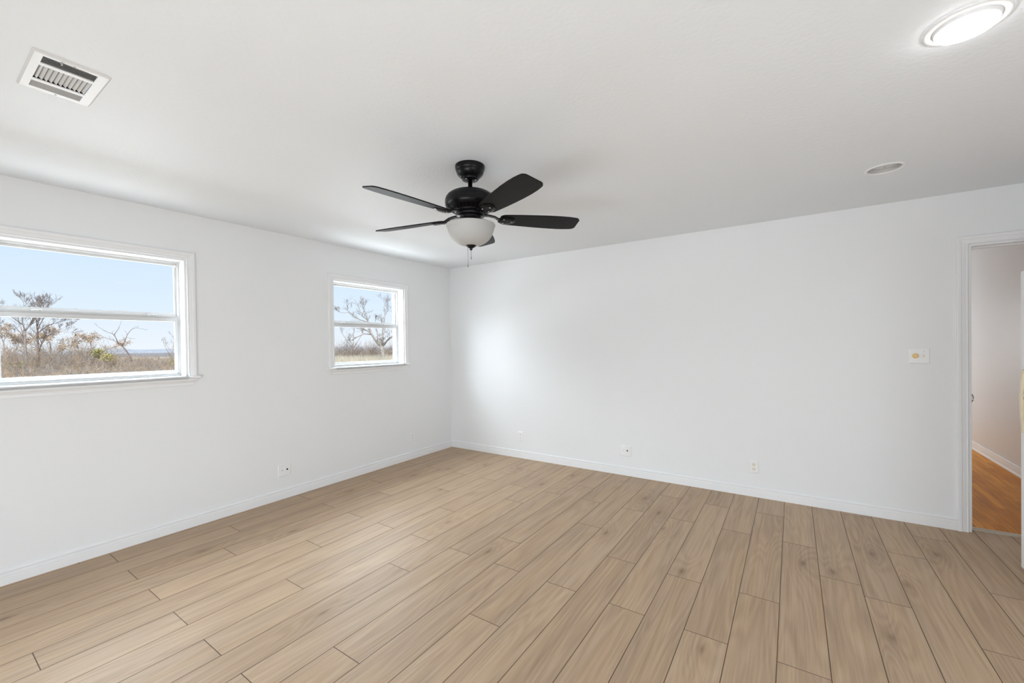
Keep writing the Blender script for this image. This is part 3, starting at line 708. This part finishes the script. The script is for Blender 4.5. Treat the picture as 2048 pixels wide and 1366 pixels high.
mb = MB(); mb.add([(-140, -1500, -9), (-140, 2500, -9), (-2600, 4000, -14), (-2600, -2500, -14)], [(0, 1, 2, 3)])
struct(mb.build('plain', PLAIN), 'far low wooded plain below the horizon', 'plain')
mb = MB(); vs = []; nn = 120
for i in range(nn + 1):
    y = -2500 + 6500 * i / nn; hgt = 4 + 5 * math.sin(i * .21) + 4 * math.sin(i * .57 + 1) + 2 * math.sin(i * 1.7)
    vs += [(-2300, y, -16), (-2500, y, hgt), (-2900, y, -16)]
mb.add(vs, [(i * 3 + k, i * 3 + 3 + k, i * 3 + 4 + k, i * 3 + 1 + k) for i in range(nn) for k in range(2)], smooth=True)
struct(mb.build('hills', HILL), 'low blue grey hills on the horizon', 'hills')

def grow(mb, p, d, L, r, depth, rnd, spread=.75, up=.15, leaves=None, kids=(2, 3), minr=.011, tw=None):
    n = 4; pts = [p.copy()]; rad = [r]; q = p.copy(); dd = d.normalized()
    for i in range(n):
        dd = (dd + Vector((rnd.uniform(-1, 1), rnd.uniform(-1, 1), rnd.uniform(-.8, .8) + up)) * .26).normalized()
        q = q + dd * (L / n); pts.append(q.copy()); rad.append(max(minr, r * (1 - .42 * (i + 1) / n)))
    (tw if (tw is not None and depth <= 2) else mb).tube(pts, rad, 5 if depth > 2 else 3, caps=False)
    if leaves is not None and depth <= 1:
        for k in range(leaves[1]):
            c = pts[rnd.randint(1, n)] + Vector((rnd.gauss(0, .12), rnd.gauss(0, .12), rnd.gauss(0, .10)))
            s = rnd.uniform(.03, .075); a = Vector((rnd.uniform(-1, 1), rnd.uniform(-1, 1), rnd.uniform(-1, 1))).normalized(); b = a.orthogonal().normalized()
            leaves[0].add([c - a * s, c + b * s * .6, c + a * s, c - b * s * .6], [(0, 1, 2, 3)])
    if depth <= 0: return
    for k in range(rnd.randint(*kids)):
        i = rnd.randint(2, n); ax = Vector((rnd.uniform(-1, 1), rnd.uniform(-1, 1), rnd.uniform(-.35, .75)))
        nd_ = (dd + ax * spread).normalized()
        grow(mb, pts[i], nd_, L * rnd.uniform(.62, .86), max(minr, rad[i] * rnd.uniform(.55, .78)), depth - 1, rnd, spread, up, leaves, kids, minr, tw)
def tree(label, x, y, limbs, depth, seed, bark, leaf=None, group=None, kids=(2, 3), spread=.75, up=.15, minr=.011, name='bare_tree', cat='tree', rz=0.0, fr=.28):
    """limbs: list of (points with radii relative to the base, recursion depth)"""
    rnd = random.Random(seed)
    t = thing(name, label, cat, (x, y, -.47), rz, group)
    tr = MB(); br = MB(); lv = MB() if leaf else None
    for li, pts in enumerate(limbs):
        P = [Vector(p[:3]) for p in pts]; rr = [p[3] for p in pts]
        (tr if li == 0 else br).tube(P, rr, 7)
        for i in range(1, len(P)):
            seg = (P[i] - P[i - 1]).normalized()
            m = (2 if i == len(P) - 1 else 1)
            for k in range(m):
                dv = (seg + Vector((rnd.uniform(-1, 1), rnd.uniform(-1, 1), rnd.uniform(-.3, .8))) * (.45 if i == len(P) - 1 else .9)).normalized()
                grow(br, P[i], dv, (P[-1] - P[0]).length * fr * rnd.uniform(.8, 1.25), rr[i] * .66, depth, rnd, spread, up, (lv, leaf[1]) if leaf else None, kids, minr)
    tr.build('trunk', bark, t, fix=False); br.build('branches', bark, t, fix=False)
    if leaf: lv.build('foliage', leaf[0], t, fix=False)
    return t
A_ = R(83.3)
tree('tall forked bare tree at the left edge of the big window', -41.7, 1.15, [[(0, 0, 0, .10), (.02, .05, 1.2, .075), (-.02, .0, 2.4, .062), (0, .03, 3.3, .056)], [(0, .03, 3.3, .045), (-.11, .2, 3.8, .036), (-.14, .3, 4.4, .026), (-.05, .3, 5.0, .016)],
     [(0, .03, 3.3, .045), (.23, -.1, 3.8, .034), (.40, -.2, 4.2, .024), (.60, -.2, 4.7, .014)], [(-.02, 0, 2.3, .035), (-.45, .2, 3.0, .026), (-1.0, .3, 3.4, .018), (-1.5, .4, 3.5, .012)], [(-.1, .2, 3.75, .03), (-.6, .0, 4.3, .02), (-1.1, -.1, 4.7, .012)]], 3, 11, BARK, kids=(3, 4), up=.22, minr=.0065, rz=A_)
tree('bare tree with a straight brown trunk right of the forked tree', -42.4, 1.83, [[(0, 0, 0, .085), (.0, -.05, 1.8, .065), (.0, .0, 3.4, .05), (-.03, .05, 3.9, .04)], [(0, 0, 3.7, .034), (-.06, .2, 4.3, .026), (.0, .3, 5.1, .016)], [(0, .0, 3.7, .032), (.12, -.2, 4.2, .025), (.3, -.3, 5.0, .014)],
     [(.02, 0, 3.2, .034), (.5, .2, 3.75, .026), (.9, .3, 3.95, .02), (1.3, .3, 4.1, .012)], [(0, 0, 1.7, .04), (.2, -.2, 2.4, .032), (.42, -.3, 2.9, .026), (.8, -.3, 3.25, .018), (1.15, -.3, 3.3, .011)]], 3, 23, DARKBARK, kids=(3, 4), up=.18, minr=.0065, rz=A_)
for i, (x, y, hh, sd, lab) in enumerate([(-49.5, .9, 3.5, 31, 'rust leaved small tree behind the forked bare tree'), (-50.3, 3.6, 3.4, 32, 'rust leaved small tree behind the straight brown trunk'), (-51.2, 6.4, 2.9, 33, 'low rust leaved tree at the middle of the big window')]):
    tree(lab, x, y, [[(0, 0, 0, .09), (.1, .1, hh * .35, .07), (0, .3, hh * .75, .04)], [(0, .05, hh * .3, .05), (-.7, .2, hh * .6, .035), (-1.3, .2, hh * .7, .02)], [(0, .05, hh * .3, .05), (.7, -.2, hh * .6, .035), (1.4, -.2, hh * .72, .02)]], 3, sd, TWIG, (LEAF_O, 9), 'rust leaved trees', kids=(2, 3), up=.02, minr=.007, name='leafy_tree', rz=A_)
tree('thin leaning bare tree alone right of centre in the big window', -44.6, 7.9, [[(0, 0, 0, .13), (-.1, 0, .35, .10), (-.22, 0, .70, .082), (-.35, .05, 1.29, .066), (-.58, .05, 1.75, .054), (-.83, .05, 2.22, .046)],
     [(-.83, .05, 2.22, .032), (-1.13, .2, 2.46, .027), (-1.35, .3, 2.69, .022), (-1.57, .3, 2.78, .018), (-2.0, .4, 2.98, .014), (-2.35, .4, 3.28, .009)],
     [(-1.09, .15, 2.44, .028), (-1.26, -.1, 2.98, .024), (-1.44, -.2, 3.28, .02), (-1.74, -.3, 3.39, .015), (-2.3, -.4, 3.86, .009)],
     [(-1.35, -.15, 3.16, .02), (-1.04, -.3, 3.74, .015), (-.87, -.3, 4.33, .009)],
     [(-.83, .05, 2.22, .032), (-.65, -.1, 2.75, .027), (-.52, -.2, 3.16, .023), (-.26, -.2, 3.63, .018), (.04, -.3, 3.8, .013), (.39, -.3, 3.74, .008)], [(-.58, -.15, 2.95, .016), (-.3, -.3, 2.86, .011), (-.1, -.3, 2.84, .007)]], 1, 47, DARKBARK, kids=(1, 2), spread=.6, up=.1, minr=.006, rz=R(75.9), fr=.14)
tree('small grey bare tree beside the right stile of the big window', -52.6, 12.9, [[(0, 0, 0, .06), (.1, 0, 1.4, .045), (.3, 0, 2.6, .03)], [(0, .1, 1.0, .04), (-.5, -.3, 2.2, .025)]], 3, 51, BARK2, kids=(2, 3), up=.2, minr=.0065, rz=R(73))
tree('pale taller bare tree cut by the right stile of the big window', -50.0, 13.6, [[(0, 0, 0, .08), (0, .1, 2.0, .06), (.1, .1, 3.8, .035)]], 3, 52, BARK2, kids=(2, 4), up=.3, minr=.0065, rz=R(73))
D_ = R(50.9)
tree('big bare tree with spreading limbs filling the small window', -24.8, 19.0, [[(0, 0, 0, .22), (-.04, 0, .95, .18), (-.12, 0, 1.5, .165), (-.18, 0, 1.92, .155)],
     [(-.18, 0, 1.85, .12), (-.6, .1, 2.37, .105), (-.96, .15, 2.96, .09), (-1.14, .2, 3.48, .07), (-1.24, .2, 4.1, .05), (-1.38, .3, 4.67, .03)],
     [(-.98, .15, 2.9, .06), (-1.53, -.1, 2.95, .048), (-2.1, -.3, 2.66, .035), (-2.5, -.4, 2.4, .022)], [(-1.2, .2, 3.9, .04), (-1.8, .1, 4.1, .034), (-2.4, .0, 4.45, .026), (-2.7, -.1, 4.7, .02), (-3.2, -.1, 4.67, .013)],
     [(-.15, 0, 1.9, .085), (-.07, .1, 2.8, .07), (-.04, .1, 3.4, .056), (.1, .2, 4.15, .04), (.18, .2, 4.9, .022)],
     [(-.1, 0, 1.85, .09), (.32, -.2, 2.4, .07), (.75, -.3, 2.7, .056), (1.24, -.4, 3.05, .04), (1.8, -.4, 3.7, .022)], [(-.5, .1, 2.2, .05), (-.45, .5, 3.0, .035), (-.7, .9, 3.9, .022)]], 3, 61, BARK2, kids=(3, 4), up=.10, minr=.006, rz=D_, fr=.22)
for i, (x, y, sd, lab) in enumerate([(-41.0, 27.5, 71, 'faint bare tree far behind the big tree at the left of the small window'), (-39.0, 33.5, 72, 'faint bare tree far behind the big tree at the right of the small window')]):
    tree(lab, x, y, [[(0, 0, 0, .10), (0, .1, 1.8, .08), (.1, .3, 3.4, .045)], [(0, .1, 1.6, .06), (-1.0, -.2, 3.2, .03)], [(0, .1, 1.6, .06), (1.0, .3, 3.3, .03)]], 3, sd, BARK2, group='far bare trees', kids=(2, 3), up=.2, minr=.007, rz=D_)

# tangled scrub nobody could count, one belt outside each window
def scrub(name, label, spots, seed, mats_):
    rnd = random.Random(seed); ms = [MB() for _ in mats_]
    for (x, y, w, h) in spots:
        for k in range(15):
            m = ms[rnd.randrange(len(ms))]
            a = rnd.uniform(0, 2 * math.pi); rr = rnd.uniform(0, .5) * w
            p = Vector((x + rr * math.cos(a), y + rr * math.sin(a), -.47)); d_ = Vector((math.cos(a) * rnd.uniform(.2, 1.3), math.sin(a) * rnd.uniform(.2, 1.3), rnd.uniform(.5, 1.3)))
            grow(m, p, d_, h * rnd.uniform(.45, .72), .014, 2, rnd, .9, .02, None, (2, 3), .006)
    o = MB()
    for i, m in enumerate(ms):
        b0 = len(o.v); o.v += m.v; o.f += [tuple(q + b0 for q in f) for f in m.f]; o.m += [i] * len(m.f); o.sm += m.sm
    return tag(o.build(name, mats_, fix=False), label, 'brush', kind='stuff')
def spots_(n, a0, a1, d0, d1, hf, seed):
    rnd = random.Random(seed); out = []
    for k in range(n):
        t = (k + rnd.random()) / n; a = R(a0 + (a1 - a0) * t); D = rnd.uniform(d0, d1)
        out.append((3.9 + math.cos(a) * D, -4.3 + math.sin(a) * D, rnd.uniform(1.6, 2.6), hf(t, D) * rnd.uniform(.8, 1.1)))
    return out
scrub('scrub_brush', 'tangled leafless scrub low across the big window', spots_(60, 175.0, 162.4, 44, 58, lambda t, D: 2.2 if t < .55 else 1.25, 5) + spots_(34, 175.0, 162.4, 36, 43, lambda t, D: .8, 6) + spots_(30, 192.0, 175.5, 44, 58, lambda t, D: 1.6, 15) + spots_(22, 162.0, 153.0, 44, 58, lambda t, D: 1.4, 16), 7, [TWIG, TWIG2, TWIG2, LEAF_O])
scrub('scrub_brush', 'tangled brown scrub behind the big tree in the small window', spots_(40, 147.5, 138.5, 46, 56, lambda t, D: 2.1, 8) + spots_(18, 153.0, 147.8, 46, 58, lambda t, D: 1.8, 18) + spots_(24, 138.0, 128.0, 46, 58, lambda t, D: 1.9, 19), 9, [TWIG2, DARKBARK, TWIG])
def bush(label, x, y, z, r, seed, m, n=900):
    rnd = random.Random(seed); t = thing('leafy_bush', label, 'shrub', (x, y, -.47)); lv = MB(); tw = MB()
    for k in range(14):
        a = rnd.uniform(0, 6.28); tw.tube([(0, 0, 0), (rnd.gauss(0, .15) * r, rnd.gauss(0, .15) * r, z * .6), (math.cos(a) * r * .7, math.sin(a) * r * .7, z + rnd.uniform(-.4, .5) * r)], [.03, .022, .01], 4)
    for k in range(n):
        v = Vector((rnd.gauss(0, 1), rnd.gauss(0, 1), rnd.gauss(0, 1))).normalized() * r * rnd.uniform(.45, 1) * (1 + .25 * math.sin(k))
        c = Vector((v.x, v.y, z + v.z * .75)); s = rnd.uniform(.035, .08); a = Vector((rnd.uniform(-1, 1), rnd.uniform(-1, 1), rnd.uniform(-1, 1))).normalized(); b = a.orthogonal().normalized()
        lv.add([c - a * s, c + b * s * .7, c + a * s, c - b * s * .7], [(0, 1, 2, 3)])
    tw.build('branches', TWIG, t, fix=False); lv.build('foliage', m, t, fix=False)
bush('olive green round bush left of the thin leaning tree', -47.3, 6.05, 1.6, .55, 81, LEAF_G, 700)
bush('bright yellow green bush beside the olive green one', -44.9, 6.1, 1.25, .50, 82, LEAF_Y, 600)
bush('small yellow green bush low at the left edge of the big window', -44.0, .95, .75, .55, 83, LEAF_Y, 420)
bush('yellow green bush low at the right side of the big window', -42.0, 9.9, .55, .55, 84, LEAF_Y, 420)

# dry grass
rnd = random.Random(4); mb = MB()
def blades(n, amin, amax, dmin, dmax, h0, h1):
    for k in range(n):
        a = math.radians(rnd.uniform(amin, amax)); D = rnd.uniform(dmin, dmax); x, y = 3.9 + math.cos(a) * D, -4.3 + math.sin(a) * D
        h = rnd.uniform(h0, h1); w = rnd.uniform(.012, .03); lx, ly = rnd.gauss(0, .15), rnd.gauss(0, .15); c = rnd.uniform(0, 6.28); cx, cy = w * math.cos(c), w * math.sin(c)
        mb.add([(x - cx, y - cy, -.46), (x + cx, y + cy, -.46), (x + lx, y + ly, -.45 + h)], [(0, 1, 2)])
blades(16000, 137, 149, 33, 45, .5, 1.2)
blades(5000, 162, 177, 36, 60, .2, .5); blades(4000, 149, 162, 34, 55, .3, .8); blades(3000, 177, 192, 36, 58, .2, .5)
g = mb.build('dry_grass', STRAW, fix=False); tag(g, 'dry straw coloured grass outside the windows', 'grass', kind='stuff')
